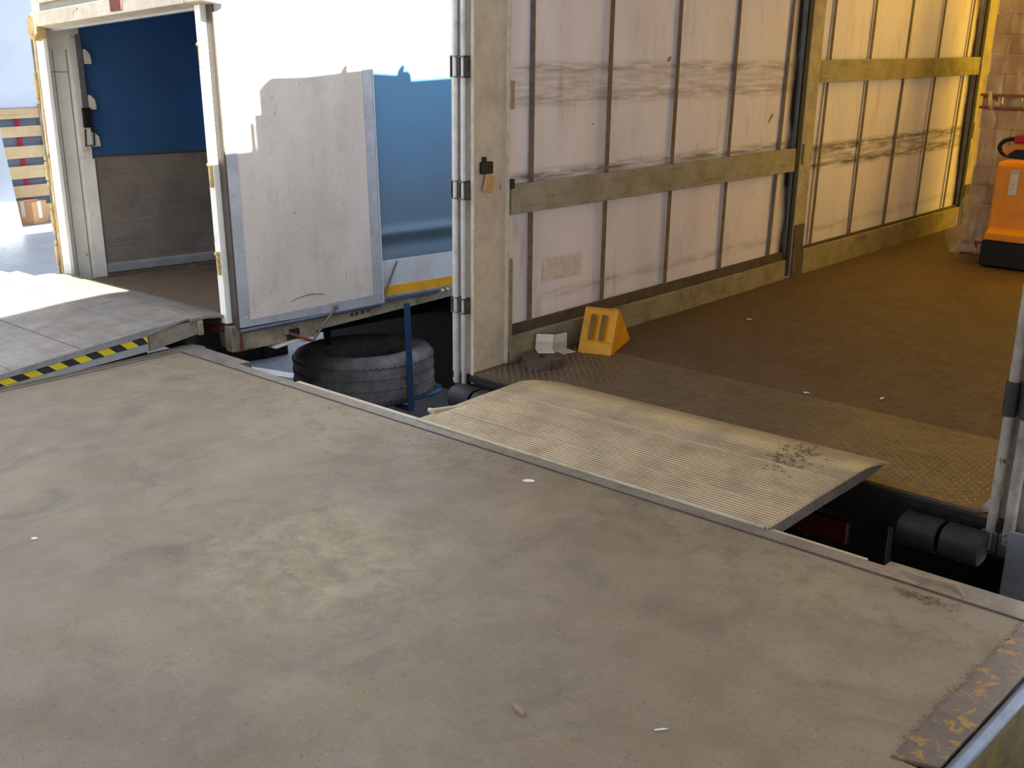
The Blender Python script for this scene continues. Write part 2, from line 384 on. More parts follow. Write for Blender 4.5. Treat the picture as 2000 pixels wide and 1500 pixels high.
# neighbouring platform the camera stands over
structure(MB().box((-.42,-5,-1.2), (7,3.05,0)).build('floor_right', 'floor'))
# roof over the loading bay
structure(MB().box((-2.77,-9,3.45), (9.5,4.15,3.6)).build('ceiling', 'canopy'))

# ================================================================== RIGHT TRAILER (open rear, seen inside)
T1 = thing('curtain_trailer', 'long curtain-sided trailer with pale tarpaulin walls, its open rear facing the dock', 'trailer', FR1)
LEN = 10.5; UR = 2.62
MB().box((-.14,.86,-.12), (UR+.14,LEN,0)).build('floor_panel', 'wood_floor', T1)
tp = MB().box((-.02,0,-.05), (UR,.86,.002))
# raised lozenges of the tread plate, alternating direction
nu, nv = 112, 35
for i in range(nu):
    for j in range(nv):
        cu = .03+(i+.5)*(UR-.06)/nu; cv = .02+(j+.5)*.82/nv
        a = .8 if (i+j) % 2 else -.8
        d = Vector((math.cos(a), math.sin(a), 0))*.0092; n = Vector((-math.sin(a), math.cos(a), 0))*.003
        c = Vector((cu, cv, .002)); t = Vector((0,0,.0018))
        tp.add([c-d, c-n, c+d, c+n, c-d*.6+t, c-n*.5+t, c+d*.6+t, c+n*.5+t], [(0,1,5,4),(1,2,6,5),(2,3,7,6),(3,0,4,7),(4,5,6,7)], 1)
tp.build('tread_plate', ['tread','tread_glint'], T1, fix=False)
rnd = random.Random(3)
ph = [rnd.uniform(0,6) for _ in range(6)]
def tarp_fn(u0, v0, v1, w0, w1, amp=.006):
    def fn(a, b):
        v = v0+(v1-v0)*a; w = w0+(w1-w0)*b
        return (u0 + amp*(math.sin(v*2.3+ph[0])+.6*math.sin(v*5.1+w*1.3+ph[1])+.5*math.sin(w*3.1+ph[2])), v, w)
    return fn
MB().grid(tarp_fn(-.04, .2, LEN, .1, 2.72), 120, 30).build('tarpaulin', 't1_tarp', T1)
MB().grid(tarp_fn(UR+.08, .2, 4.7, .02, 2.72), 40, 16).build('side_curtain', 'grey_curtain', T1)['label'] = 'unseen grey side curtain section'  # unseen section, kept grey so yellow light stays deep inside
right = MB().grid(tarp_fn(UR+.085, 4.68, LEN, .02, 2.72), 50, 16).build('side_curtain', 'tint_curtain', T1)  # unseen section, made yellow and translucent to tint light deep inside
right['label'] = 'unseen yellow side curtain added to tint the interior light'
box('front_wall', 'inner_panel', (-.1, LEN, 0), (UR+.1, LEN+.05, 2.75), T1)
# roof with its cover: the rear end sits a little higher
prof = [(.04,2.70),(.04,2.86),(.08,2.90),(.14,2.935),(.40,2.921),(.67,2.928),(.97,2.933),(1.10,2.915),(1.165,2.908),(1.25,2.932),(1.28,2.907),(1.285,2.858),(1.62,2.85),(LEN+.05,2.83),(LEN+.05,2.70)]
rp = MB(); VS = 4.3
rp.prism([(v,w) for v,w in prof[:-2]] + [(VS,2.84),(VS,2.70)], 0, -.158, UR+.158)
rt2 = MB().box((-.158,VS,2.835),(-.02,LEN+.05,2.70)).box((UR+.02,VS,2.70),(UR+.158,LEN+.05,2.835)).build('roof_rail', 'alu', T1)
def roof_fn(a, c): return (-.03+(UR+.06)*a, VS+(LEN-VS)*c, 2.815+.012*math.sin(c*40)*math.sin(a*math.pi))
rl2 = MB().grid(roof_fn, 8, 60).build('roof_cover', 'tint_roof', T1); rl2['label'] = 'unseen translucent yellow roof cover added to tint the interior light'  # unseen section added so yellow light reaches the far tarpaulin
rf = rp.build('roof', 'roof_tarp', T1)
for v in (.69, 1.20):
    h = MB().prism([(v-.035,2.92),(v+.03,2.92),(v+.012,2.945),(v+.03,2.972),(v+.005,2.968),(v-.02,2.945)], 0, -.16, -.13)
    h.build('roof_hook', 'bracket', T1)
# webbing straps on the inside of the tarpaulin
for (b, t) in ((.468,.458),(1.139,1.147),(1.821,1.844),(2.503,2.54),(3.194,3.274),(3.866,3.931),(4.573,4.643),(5.266,5.375),(5.973,6.084),(6.666,6.792),(7.40,7.50),(8.1,8.2)):
    s = (t-b)/1.75; q = lambda w: b + s*(w-.2)
    hw = .017; d0 = -.024; d1 = -.018
    ms = MB(); N = 14
    for k in range(N):
        w0 = .15+(2.7-.15)*k/N; w1 = .15+(2.7-.15)*(k+1)/N
        vs = [(d, q(w)+e*hw, w) for w in (w0,w1) for d in (d0,d1) for e in (-1,1)]
        ms.add(vs, [(2,3,7,6),(0,4,5,1),(0,2,6,4),(1,5,7,3)])
    ms.build('webbing_strap', 'strap', T1)
hem = MB()
for v0, v1 in ((.3,3.42),(3.68,7.03),(7.3,LEN)):
    hem.box((-.034,v0,.12), (-.012,v1,.205))
hem.build('hem', 'hem', T1)
# boards
def board(v0, v1, wa0, wa1, wb0, wb1, mat, u0=-.012, u1=.014):
    """side board whose lower/upper edges run from (wa0,wa1) at v0 to (wb0,wb1) at v1"""
    N = 24; ms = MB(); rr = random.Random(int(v0*100+wa0*1000)); vs = []
    for i in range(N+1):
        t = i/N; v = v0+(v1-v0)*t
        lo = wa0+(wb0-wa0)*t + rr.uniform(-.0015,.0015); hi = wa1+(wb1-wa1)*t + rr.uniform(-.0015,.0015)
        bow = .006*math.sin(t*math.pi)
        vs += [(u0+bow,v,lo),(u1+bow,v,lo),(u1+bow,v,hi),(u0+bow,v,hi)]
    fs = [(0,1,2,3),(N*4+3,N*4+2,N*4+1,N*4)]
    for i in range(N):
        for q in range(4): fs.append((i*4+q, i*4+(q+1)%4, i*4+4+(q+1)%4, i*4+4+q))
    return ms.add(vs, fs).build('side_board', mat, T1, bevel=.004)
board(.275, 3.43, .817, .973, .804, .973, 'board')
board(3.70, 7.06, 1.430, 1.592, 1.450, 1.613, 'board')
board(.27, 3.42, .0, .152, -.004, .145, 'board_low')
board(3.70, 7.03, -.02, .190, -.008, .189, 'board_low')
board(7.31, LEN-.02, -.01, .190, -.01, .19, 'board_low')
board(7.31, LEN-.02, .82, .98, .82, .98, 'board')
# stanchions
def stanchion(v0, v1, lean):
    ms = MB(); N = 10
    for k in range(N):
        w0 = -.02+2.74*k/N; w1 = -.02+2.74*(k+1)/N; a = lean*w0/2; b = lean*w1/2
        ms.add([(-.05,v0+a,w0),(.022,v0+a,w0),(.022,v1+a,w0),(-.05,v1+a,w0),(-.05,v0+b,w1),(.022,v0+b,w1),(.022,v1+b,w1),(-.05,v1+b,w1)],
               [(0,1,5,4),(1,2,6,5),(2,3,7,6),(3,0,4,7)] + ([(0,3,2,1)] if k == 0 else []) + ([(4,5,6,7)] if k == N-1 else []))
    o = ms.build('stanchion', 'post', T1)
    e = MB()
    e.add([(.0,v0-.05,.02),(.014,v0-.05,.02),(.014,v0-.006,.02),(.0,v0-.006,.02),(.0,v0-.05+lean*1.3,2.7),(.014,v0-.05+lean*1.3,2.7),(.014,v0-.006+lean*1.3,2.7),(.0,v0-.006+lean*1.3,2.7)],
          [(0,3,2,1),(4,5,6,7),(0,1,5,4),(1,2,6,5),(2,3,7,6),(3,0,4,7)])
    e.build('rubber_seal', 'black', o)
    box('foot_bracket', 'bracket', (.005,v0+.015,-.01), (.034,v1-.015,.40), o)
    MB().box((.022,v0+.03,.85),(.027,v0+.06,1.0)).build('board_pocket', 'bracket', o, .002)
    return o
stanchion(3.475, 3.655, .03)
stanchion(7.05, 7.30, .05)
# rear corner, left: box-section jamb with two lock rods
cp = MB().box((-.155,.006,-.10), (-.012,.255,2.72)).build('corner_post', 'jamb', T1, .004)
MB().box((-.024,.245,-.02),(.004,.262,2.72)).box((-.028,-.004,-.06),(-.008,.01,2.72)).box((-.158,-.006,-.07),(-.138,.01,2.72)).build('edge_strip', 'jamb_edge', cp, .002)
for (u, r, bot, nm) in ((-.104,.0185,-.062,'r'), (-.052,.0145,-.085,'s')):
    rod = MB().tube([(u,-.028,bot), (u,-.028,2.7)], r, 16).build('lock_rod', 'rod', T1)
    for (w0, w1) in ((.324,.408),(.919,1.014),(1.516,1.621),(2.15,2.25)):
        b = MB()
        hw = r+.006
        b.box((u-hw,-.046,w0),(u+hw,-.004,w0+.008)).box((u-hw,-.046,w1-.008),(u+hw,-.004,w1)).box((u-hw,-.047,w0),(u-hw+.005,-.004,w1)).box((u+hw-.005,-.047,w0),(u+hw,-.004,w1))
        b.build('rod_keeper', 'bracket', rod)
la = MB().box((-.016,.045,1.045),(.012,.125,1.105)).box((-.012,.06,1.1),(.004,.085,1.13)).build('latch', 'black_metal', T1, .004)
MB().obox((.008,.095,.995),(0,.25,1),(1,0,0),(.085,.065,.010)).build('hanging_tag', 'card', la, .002)
box('wooden_tab', 'dry', (-.012,.262,1.36), (.012,.285,1.50), T1)
box('corner_guard', 'board_low', (-.01,.262,.06), (.006,.292,.58), T1)
box('toggle', 'black', (-.005,.262,.955), (.02,.285,1.005), T1)
MB().box((-.02,.235,.0),(.015,.30,.006)).box((-.014,.262,.0),(.006,.275,.07)).build('floor_bracket', 'bracket', T1, .002)
MB().grid(lambda a,b: (-.034-.0*a, .585+.355*a+.012*b, .40+.13*b-.005*a), 4, 2).build('repair_patch', 'patch', T1)
# rear corner, right: post with two lock rods and a dark collar
rc = MB().box((UR+.075,.02,-.06), (UR+.21,.20,2.72)).build('corner_post', 'dark_post', T1, .004)
for (u, r) in ((UR+.062,.019), (UR+.125,.022)):
    rod = MB().tube([(u,-.005,-.135 if r < .02 else -.10), (u,-.005,2.7)], r, 14).build('lock_rod', 'dark_post', T1)
    MB().tube([(u,-.005,.40),(u,-.005,.53)], r+.007, 14).build('collar', 'black', rod)
    MB().box((u-.03,-.02,-.15),(u+.03,.02,-.06)).build('rod_foot', 'bracket', rod, .003)
MB().box((UR+.14,-.06,-1.0), (UR+.80,-.045,-.02)).build('rear_panel', 'steel_panel', T1, .003)
MB().box((UR+.10,.25,-1.12),(UR+.13,LEN,-.10)).build('side_skirt', 'white_band', T1)  # unseen skirt added to keep sun out from under the trailer
# rear sill, rubber buffers, lamps, under-run bar
MB().box((-.155,.0,-.17), (UR+.15,.12,-.045)).box((-.155,-.012,-.05),(UR+.1,.02,-.012)).build('rear_sill', 'black_metal', T1, .004)
def rounded(c, h, r, n=5):
    pts = []
    for (sx, sy, a0) in ((1,1,0),(-1,1,90),(-1,-1,180),(1,-1,270)):
        for i in range(n+1):
            a = math.radians(a0+90*i/n); pts.append((c[0]+sx*(h[0]-r)+r*math.cos(a), c[1]+sy*(h[1]-r)+r*math.sin(a)))
    return pts
for (u0, u1) in ((-.06,.085),(.10,.30),(2.375,2.525),(2.54,2.685)):
    MB().prism(rounded((-.075,-.115), (.075,.06), .05), 0, u0, u1, smooth=True).build('rubber_buffer', 'black', T1, .004)
for (u0, u1, w0, w1, v) in ((.34,.62,-.16,-.06,-.03), (1.85,2.13,-.30,-.20,-.02)):
    MB().box((u0,v,w0),(u1,v+.035,w1)).build('tail_lamp', 'red_lens', T1, .006)
MB().box((-.05,.02,-.55), (UR+.05,.12,-.43)).box((.3,.04,-.45),(.38,.10,-.15)).box((2.2,.04,-.45),(2.28,.10,-.15)).build('underrun_bar', 'black_metal', T1, .004)
MB().box((.75,.1,-.38),(.89,LEN,-.12)).box((1.75,.1,-.38),(1.89,LEN,-.12)).build('chassis_beam', 'black_metal', T1)
def tyre_prof(r, w, hole):
    h = w/2
    p = [(hole,-h*.62),(hole+.03,-h*.80),(r*.72,-h*.98),(r*.86,-h),(r*.955,-h*.90),(r*.99,-h*.74),(r,-h*.55)]
    for k in range(1, 8):
        t = -h*.55+h*1.1*k/8
        if k in (2,4,6) and r < .51: p += [(r,t-.005),(r-.008,t-.0035),(r-.008,t+.0035),(r,t+.005)]
        else: p.append((r,t))
    p += [(r,h*.55),(r*.99,h*.74),(r*.955,h*.90),(r*.86,h),(r*.72,h*.98),(hole+.03,h*.80),(hole,h*.62),(hole-.012,h*.4),(hole-.012,-h*.4)]
    return p
def wheels(T, us, vs, w, r=.5):
    first = None
    for u in us:
        for v in vs:
            if first is None:
                first = MB().lathe(tyre_prof(r,.34,.29), (0,0,0), 0, 40).build('wheel', 'tyre', T, fix=False)
                first.location = (u,v,w)
                rim = MB().lathe([(.0,-.03),(.16,-.03),(.2,-.10),(.285,-.12),(.285,.12),(.2,.04),(.0,.04)], (0,0,0), 0, 32).build('rim', 'rim', first, fix=False)
                hub = MB().lathe([(.0,-.06),(.09,-.06),(.10,-.10),(.07,-.13),(.0,-.13)], (0,0,0), 0, 20).build('hub', 'rim', first, fix=False)
            else:
                c = first.copy(); COL.objects.link(c); c.parent = T; c.location = (u,v,w)
                for ch in (rim, hub):
                    d = ch.copy(); COL.objects.link(d); d.parent = c
wheels(T1, (.12, UR-.12), (6.3, 7.5), -.66)

# ================================================================== LEFT TRUCK BODY
T2 = thing('box_truck', 'old white and blue box truck with one scuffed rear door folded along its side', 'truck', FR2)
L2 = 6.2
fl = MB().box((-2.5,.02,-.06), (-.09,L2,0)).build('floor_panel', 't2_floor', T2)
# left jamb: front flange (rusty) and the deep inner face with seams
MB().box((-2.56,.0,-.08), (-2.42,.03,2.1)).build('corner_flange', 'chipped', T2, .004)
jb = MB().box((-2.60,.03,-.06), (-2.535,.325,2.1)).build('jamb_panel', 'chipped', T2, .004)
MB().box((-2.536,.10,0),(-2.531,.104,1.75)).box((-2.536,.205,0),(-2.531,.209,1.75)).box((-2.536,.03,1.585),(-2.531,.2,1.589)).build('panel_seam', 'strap', jb)
MB().box((-2.535,.235,.0),(-2.528,.335,.93)).build('cover_plate', 'chipped', jb, .002)
MB().box((-2.535,.24,1.0),(-2.50,.275,1.84)).build('seal_channel', 'white_plastic', jb, .003)
# ratchet strap hanging on the jamb
rs = MB().box((-2.50,.275,1.30),(-2.494,.315,1.86)).build('ratchet_strap', 'webbing', T2)
MB().box((-2.515,.262,1.17),(-2.475,.325,1.32)).box((-2.51,.27,1.20),(-2.46,.318,1.225)).box((-2.51,.27,1.265),(-2.462,.318,1.285)).build('ratchet', 'black_metal', rs, .003)
MB().box((-2.50,.27,1.04),(-2.492,.315,1.17)).build('strap_tail', 'white_plastic', rs)
MB().tube([(-2.49,.27,1.16),(-2.49,.262,1.03),(-2.49,.33,1.035),(-2.49,.335,1.15)], .006, 8).build('wire_loop', 'black_metal', rs)
for w in (1.70, 1.36, 1.08):
    a = [(.325,w-.055),(.325,w+.055),(.345,w+.055),(.378,w+.02),(.384,w-.02),(.384,w-.055)]
    MB().prism(a, 0, -2.53, -2.50).build('strap_guide', 'white_plastic', T2, .003)
# inner left wall
MB().box((-2.58,.325,.95), (-2.55,L2,2.1)).build('side_tarpaulin', 'blue_inner', T2)['label'] = 'dark blue upper side wall'
MB().box((-2.58,.325,0), (-2.545,L2,.95)).build('side_panel', 'inner_panel', T2)
MB().prism([(-2.545,.02),(-2.525,.03),(-2.525,.085),(-2.545,.10)], 1, .34, L2).build('kick_rail', 'alu', T2)
MB().box((-2.56,.32,.94),(-2.543,L2,.957)).build('panel_joint', 'hem', T2)
box('front_wall', 'inner_panel', (-2.56, L2, 0), (-.08, L2+.05, 2.2), T2)
MB().box((-2.66,.06,2.12), (-.07,L2+.05,2.24)).build('roof', 'white_band', T2, .004)
# rear header: two rusty box profiles with corner castings
hd = MB().prism([(-.05,1.90),(.06,1.885),(.10,1.905),(.10,1.99),(-.05,2.0)], 0, -2.45, .06).build('header', 'header', T2, .005)
MB().box((-2.42,.0,2.0),(.03,.10,2.06)).build('header_channel', 'canopy', hd, .004)
MB().box((-2.40,-.03,2.06),(.03,.10,2.2)).build('header_cap', 'header', hd, .006)
MB().box((-2.40,.062,1.872),(.0,.10,1.89)).build('header_lip', 'alu', hd, .002)
MB().prism([(-2.52,1.83),(-2.44,1.80),(-2.38,1.85),(-2.38,1.96),(-2.44,2.0),(-2.53,1.96)], 1, -.065, .02).build('corner_casting', 'rust_paint', hd, .008)
MB().obox((-1.05,-.055,1.955),(1,0,0),(0,0,1),(.16,.012,.075)).build('header_plate', 'rust', hd, .003)
# open left leaf, seen edge-on with its hinges
ld = MB().box((-2.70,.03,-.04), (-2.645,1.18,1.875)).build('left_door', 'chipped', T2, .004)
MB().box((-2.618,.006,-.05),(-2.596,.034,1.86)).build('door_seal', 'rust_paint', ld, .004)
MB().box((-2.705,.018,-.03),(-2.688,.034,1.87)).build('edge_rail', 'rail', ld, .003)
for w in (.20,.85,1.47,.48):
    MB().box((-2.665,-.012,w-.07),(-2.632,.03,w+.07)).box((-2.672,-.006,w+.08),(-2.642,.03,w+.115)).box((-2.672,-.006,w-.115),(-2.642,.03,w-.08)).build('hinge', 'rust_paint', ld, .004)
MB().box((-2.66,-.03,-.16),(-2.44,.05,-.05)).build('lower_bracket', 'rust_paint', T2, .008)
# right rear post and the door leaf folded back along the side
pt = MB().box((-.145,.0,-.02), (-.078,.09,1.89)).build('corner_post', 'chipped', T2, .003)
for w in (.36, .9, 1.60): MB().box((-.105,-.022,w-.07),(-.085,.0,w+.07)).box((-.112,-.028,w+.055),(-.083,.0,w+.075)).build('hinge', 'rust_paint', pt, .004)
dr = MB().box((-.068,.045,-.045), (-.003,1.176,2.12)).build('rear_door', 't2_panel', T2, .003)
MB().box((-.072,.036,-.05),(-.001,.047,2.12)).build('gasket', 'dark_edge', dr, .002)
fr = MB()
fr.prism([(1.098,.028),(1.172,-.042),(1.172,2.11),(1.098,2.11)], 0, -.004, .0015)
fr.prism([(.05,-.042),(1.172,-.042),(1.098,.028),(.124,-.0)], 0, -.004, .0012)
fr.prism([(.05,-.042),(.124,.0),(.124,2.11),(.05,2.11)], 0, -.004, .0014)
for k in range(13):
    t = -.02+k*.165
    for v in (1.112,): fr.lathe([(.0,.001),(.006,.001),(.0045,.0035),(.0,.004)], (0,v,.10+t), 0, 8)
    if k < 12: fr.lathe([(.0,.001),(.006,.001),(.0045,.0035),(.0,.004)], (0,.108,.10+t), 0, 8)
for k in range(12):
    v = .10+k*.088; fr.lathe([(.0,.001),(.0065,.001),(.005,.0035),(.0,.004)], (0,v,.012+.022*(v-.1)), 0, 8)
fr.build('frame_strip', 'alu', dr)
MB().box((-.004,1.176,-.04),(.003,1.186,2.12)).build('edge_trim', 'white_band', dr, .001)
arc = MB().tube([(-.0015,.43+.27*t,.062+.042*math.sin((.12+.88*t)*math.pi*.8)) for t in [q/14 for q in range(15)]], [.002+.0035*math.sin(math.pi*q/14) for q in range(15)], 8)
arc.build('scuff_mark', 'scuff', dr)
# right outer side beyond the door
MB().grid(lambda a,b: (-.05-.0*a+.012*math.sin(b*3)*0 + (.030*math.exp(-((.24+1.86*b-.43)/.035)**2) - .022*math.exp(-((.24+1.86*b-.34)/.05)**2)), .9+5.2*a, .24+1.86*b), 20, 90).build('outer_tarpaulin', 'blue_tarp', T2)['label'] = 'blue outer side curtain with a fold along its foot'
MB().box((-.095,.1,-.03),(-.075,L2,2.135)).build('inner_side_wall', 'inner_panel', T2)
MB().box((-.075,.9,.055),(-.045,L2,.245)).build('skirt_band', 'white_band', T2, .002)
MB().box((-.06,.9,.0),(-.041,L2,.064)).build('reflective_stripe', 'reflector', T2, .001)
# chassis side rail, deeper at the rear corner, with lamps and the blue-grey rub tube
rl = MB().prism([(.03,-.035),(.03,-.20),(.62,-.195),(.64,-.155),(1.11,-.128),(1.84,-.085),(L2,-.08),(L2,-.0),(1.2,-.0)], 0, -.10, -.035).build('chassis_rail', 'rail', T2, .004)
MB().box((-.036,.40,-.185),(-.030,.50,-.115)).build('rail_opening', 'black', rl)
MB().box((-.036,.375,-.145),(-.024,.415,-.085)).build('rail_latch', 'rail', rl, .002)
MB().box((-.036,.05,-.19),(-.0325,.27,-.12)).build('rail_plate', 'rail', rl, .001)
MB().box((-.036,.055,-.2),(-.026,.075,-.03)).build('corner_stain_strip', 'rust', rl)
MB().tube([(-.01,.05,-.068),(-.01,.6,-.058),(-.012,1.15,-.045)], .016, 10).build('rub_tube', 'rubbing', rl)
MB().prism(rounded((-.02,-.022), (.012,.016), .008), 1, 1.17, 1.70).build('side_lamp_bar', 'rubbing', rl)
for v, w in ((.93,-.092),(.97,-.089),(1.02,-.086),(1.07,-.083),(1.75,-.03),(1.80,-.026)):
    MB().lathe([(.0,.0),(.013,.0),(.011,.008),(.0,.010)], (-.035,v,w), 0, 10).build('rail_bolt', 'white_plastic' if v > 1.5 else 'rust', rl, fix=False)
st = [(.28,-.215),(.44,-.192),(.475,-.19),(.50,-.205),(.60,-.198)]
MB().prism([(v,w) for v,w in st]+[(v,w+.008) for v,w in st[::-1]], 0, -.10, .02).build('bent_step', 'jamb_edge', T2, .001)
# door stay: rusty arm under the rail and the thin rod it carries
lv = MB().tube([(-.05,.37,-.135),(-.03,.42,-.14),(.045,.545,-.2)], .011, 10).build('stay_arm', 'rust', T2)
MB().tube([(.045,.55,-.2),(.012,.765,-.012)], .0085, 10).lathe([(.0,-.016),(.014,-.016),(.014,.016),(.0,.016)], (.01,.767,-.010), 0, 10).build('stay_rod', 'strap', lv)
MB().tube([(-.02,1.20,.0),(-.025,1.335,.235)], .007, 8).build('tie_rod', 'strap', T2)
# rear cross-member below the sill
MB().box((-2.45,.06,-.24),(-.10,.14,-.02)).build('rear_crossmember', 'black_metal', T2, .004)
MB().prism([(-.30,-.02),(-.24,-.10),(-.23,-.19),(-.11,-.20),(-.11,-.02)], 1, .03, .07).build('corner_gusset', 'beam', T2, .006)
MB().box((-.115,.0,-.20),(-.03,.06,-.035)).build('corner_cap', 'rail', T2, .006)
MB().prism([(-.36,-.07),(-.16,-.04),(-.12,-.04),(-.12,-.06),(-.2,-.09),(-.3,-.09)], 1, .0, .05).build('torn_edge', 'rust', T2)
MB().box((-.95,.3,-.36),(-.80,L2,-.08)).box((-1.75,.3,-.36),(-1.60,L2,-.08)).build('chassis_beam', 'black_metal', T2)
MB().box((-2.4,2.3,-1.0),(-.1,2.33,-.1)).build('mud_flap', 'black', T2)
# spare wheel cradle
cr = MB().box((.075,1.295,-.82),(.088,1.345,-.05)).build('cradle_post', 'blue_paint', T2, .003)
loop = [(-.10,.75,-.815),(-.10,1.65,-.815),(-.14,1.78,-.815),(-.24,1.86,-.815),(-.6,1.87,-.815),(-.74,1.80,-.815),(-.79,1.65,-.815),(-.79,.85,-.815),(-.7,.72,-.815),(-.2,.70,-.815)]
MB().tube(loop, .018, 12, closed=True).build('cradle_tube', 'blue_tube', cr)
MB().box((-.13,1.30,-.84),(.088,1.34,-.815)).build('cradle_foot', 'blue_paint', cr, .003)
box('cradle_hanger', 'black_metal', (-.80,1.2,-.80), (-.77,1.25,-.1), T2)
wheels(T2, (-.28, -2.25), (3.3,), -.83)

sp = thing('spare_tyre', 'dusty black tyre lying flat in the blue cradle under the box truck', 'tyre', FR2 @ Matrix.Translation((-.45,1.31,-.615)))
def zig(r, h, t): return r
tb = MB().lathe(tyre_prof(.52,.36,.29), (0,0,0), 2, 96)
for h in (-.12,-.04,.04,.12):
    N = 150; tb.tube([(.5215*math.cos(2*math.pi*i/N), .5215*math.sin(2*math.pi*i/N), h+(.008 if i % 2 else -.008)) for i in range(N)], .0035, 5, closed=True)
tb.build('tyre_body', 'tyre', sp, fix=False)
MB().lathe([(.277,-.12),(.285,-.13),(.277,-.06),(.20,-.05),(.06,-.05),(.06,-.035),(.2,-.035),(.262,-.04),(.262,-.11)], (0,0,0), 2, 48).build('wheel_rim', 'rim', sp, fix=False)

# ================================================================== RIGHT BRIDGE PLATE
def strip_mesh(profile, x0f, x1f, th, nx=40):
    """plate swept in x with height profile [(y,z)]; left/right edges given as functions of y"""
    vs = []; fs = []; n = len(profile)
    for side in (0, 1):
        for (y, z) in profile:
            for i in range(nx+1):
                t = i/nx; vs.append((x0f(y)+(x1f(y)-x0f(y))*t, y, z-(th if side else 0)))
    W = nx+1; off = n*W
    for j in range(n-1):
        for i in range(nx):
            a = j*W+i; fs.append((a,a+1,a+W+1,a+W)); fs.append((off+a,off+a+W,off+a+W+1,off+a+1))
    for i in range(nx):
        fs.append((i,off+i,off+i+1,i+1)); a = (n-1)*W+i; fs.append((a,a+1,off+a+1,off+a))
    for j in range(n-1):
        a = j*W; fs.append((a,a+W,off+a+W,off+a)); b = j*W+nx; fs.append((b,off+b,off+b+W,b+W))
    return MB().add(vs, fs)
bp = thing('bridge_plate', 'wide ribbed aluminium bridge plate spanning the gap into the curtain trailer', 'bridge plate', loc=(0,0,0))
pr = [(3.185,.014),(3.25,.020),(3.35,.033),(3.45,.047),(3.55,.060),(3.64,.070),(3.71,.078),(3.75,.084),(3.79,.087),(3.84,.084),(3.88,.078),(3.92,.070),(3.945,.064)]
xl = lambda y: -3.79+(y-3.185)*.20 + (.0 if y < 3.75 else (y-3.75)**2*2.2)
xr = lambda y: -1.875+(y-3.185)*.115
strip_mesh(pr, xl, xr, .010, 50).build('deck', 'plate', bp)
sd = [(y, z-.010) for y, z in pr]
side = MB(); vs = []
for (y, z) in sd:
    d = .052 if 3.22 < y < 3.80 else (.012 if y <= 3.22 else max(.004,.052-(y-3.80)*.38))
    vs += [(xr(y)-.012,y,z+.001),(xr(y)-.002,y,z+.001),(xr(y)-.002,y,z-d+.004),(xr(y)-.012,y,z-d+.004)]
fs = [(0,1,2,3)]+[(len(vs)-1,len(vs)-2,len(vs)-3,len(vs)-4)]
for i in range(len(sd)-1):
    for q in range(4): fs.append((i*4+q, i*4+(q+1)%4, i*4+4+(q+1)%4, i*4+4+q))
side.add(vs, fs).build('side_flange', 'plate_side', bp)
hs = MB()
for (y, z) in ((3.33,.0305),(3.63,.0690)):
    hs.prism([(xl(y)+.02,y-.004),(xr(y)-.02,y-.004),(xr(y)-.02,y+.004),(xl(y)+.02,y+.004)], 2, z-.004, z+.0024)
hs.build('seam', 'pale_steel', bp)
MB().box((-3.80,3.178,.004),(-1.885,3.190,.0155)).build('front_edge', 'pale_steel', bp, .002)
MB().tube([(-3.80,3.275,.004),(-1.88,3.275,.004)], .009, 10).build('hinge_pin', 'plate_side', bp)
MB().prism([(-3.80,3.27),(-3.77,3.27),(-3.70,3.42),(-3.725,3.43)], 2, .015, .040).lathe([(.0,-.02),(.013,-.02),(.013,.016),(.0,.016)], (-3.80,3.285,.025), 0, 10).build('hinge_ear', 'pale_steel', bp, .002)
MB().box((-3.6,3.20,-.06),(-3.2,3.215,.012)).box((-2.4,3.20,-.06),(-2.0,3.215,.012)).build('hinge_leaf', 'plate_side', bp)

# ================================================================== LEFT DOCK LEVELER
dl = thing('dock_leveler', 'tilted ribbed dock leveler with black and yellow hazard stripes on its side', 'dock leveler', loc=(0,0,0))
dp = [(1.22,.003),(1.6,.034),(2.09,.077),(2.5,.117),(2.967,.158),(3.255,.172)]
XL, XR = -8.6, -5.995
strip_mesh(dp, lambda y: XL, lambda y: XR, .012, 6).build('deck', 'ramp', dl)
pr2 = [(3.25,.166),(3.30,.170),(3.36,.168),(3.44,.160),(3.50,.150),(3.53,.143)]
strip_mesh(pr2, lambda y: -8.30, lambda y: -5.985, .016, 6).build('lip', 'lip', dl)
MB().box((-7.05,1.25,.0),(-7.042,1.251,.001)).prism([(1.25,.008),(3.2,.1715),(3.2,.1725),(1.25,.009)], 0, -6.90, -6.893).build('deck_seam', 'plate_side', dl)
MB().prism([(2.55,.1235),(2.554,.1240),(2.554,.1246),(2.55,.1242)], 0, -8.5, -6.0).prism([(2.15,.0838),(2.154,.0842),(2.154,.0848),(2.15,.0844)], 0, -8.5, -6.0).build('cross_seam', 'plate_side', dl)
MB().prism([(3.0,.1608),(3.016,.1615),(3.016,.1622),(3.0,.1615)], 0, -8.5, -6.0).build('weld_seam', 'ramp_rail', dl)
MB().prism([(1.3,.006),(2.09,.0765),(2.967,.1585),(3.1,.163),(3.2,.160),(2.967,.117),(2.09,.044),(1.6,.004),(1.3,-.0)], 0, XR-.01, XR+.006).build('side_rail', 'ramp_rail', dl, .002)
MB().prism([(2.972,.145),(3.31,.150),(3.31,.062),(2.972,.020)], 0, XR-.10, XR-.004).build('side_beam', 'beam', dl, .003)
MB().prism([(1.5,.0),(2.09,.043),(2.965,.116),(2.965,.022),(2.09,-.02),(1.5,-.06)], 0, XR-.008, XR-.001).build('side_skirt', 'skirt', dl)
hz = MB(); y0 = 1.70; k = 0; P = .0725
top = lambda y: .043+(y-2.09)*(.116-.043)/.87
bot = lambda y: .005+(y-2.09)*(.071-.005)/.87
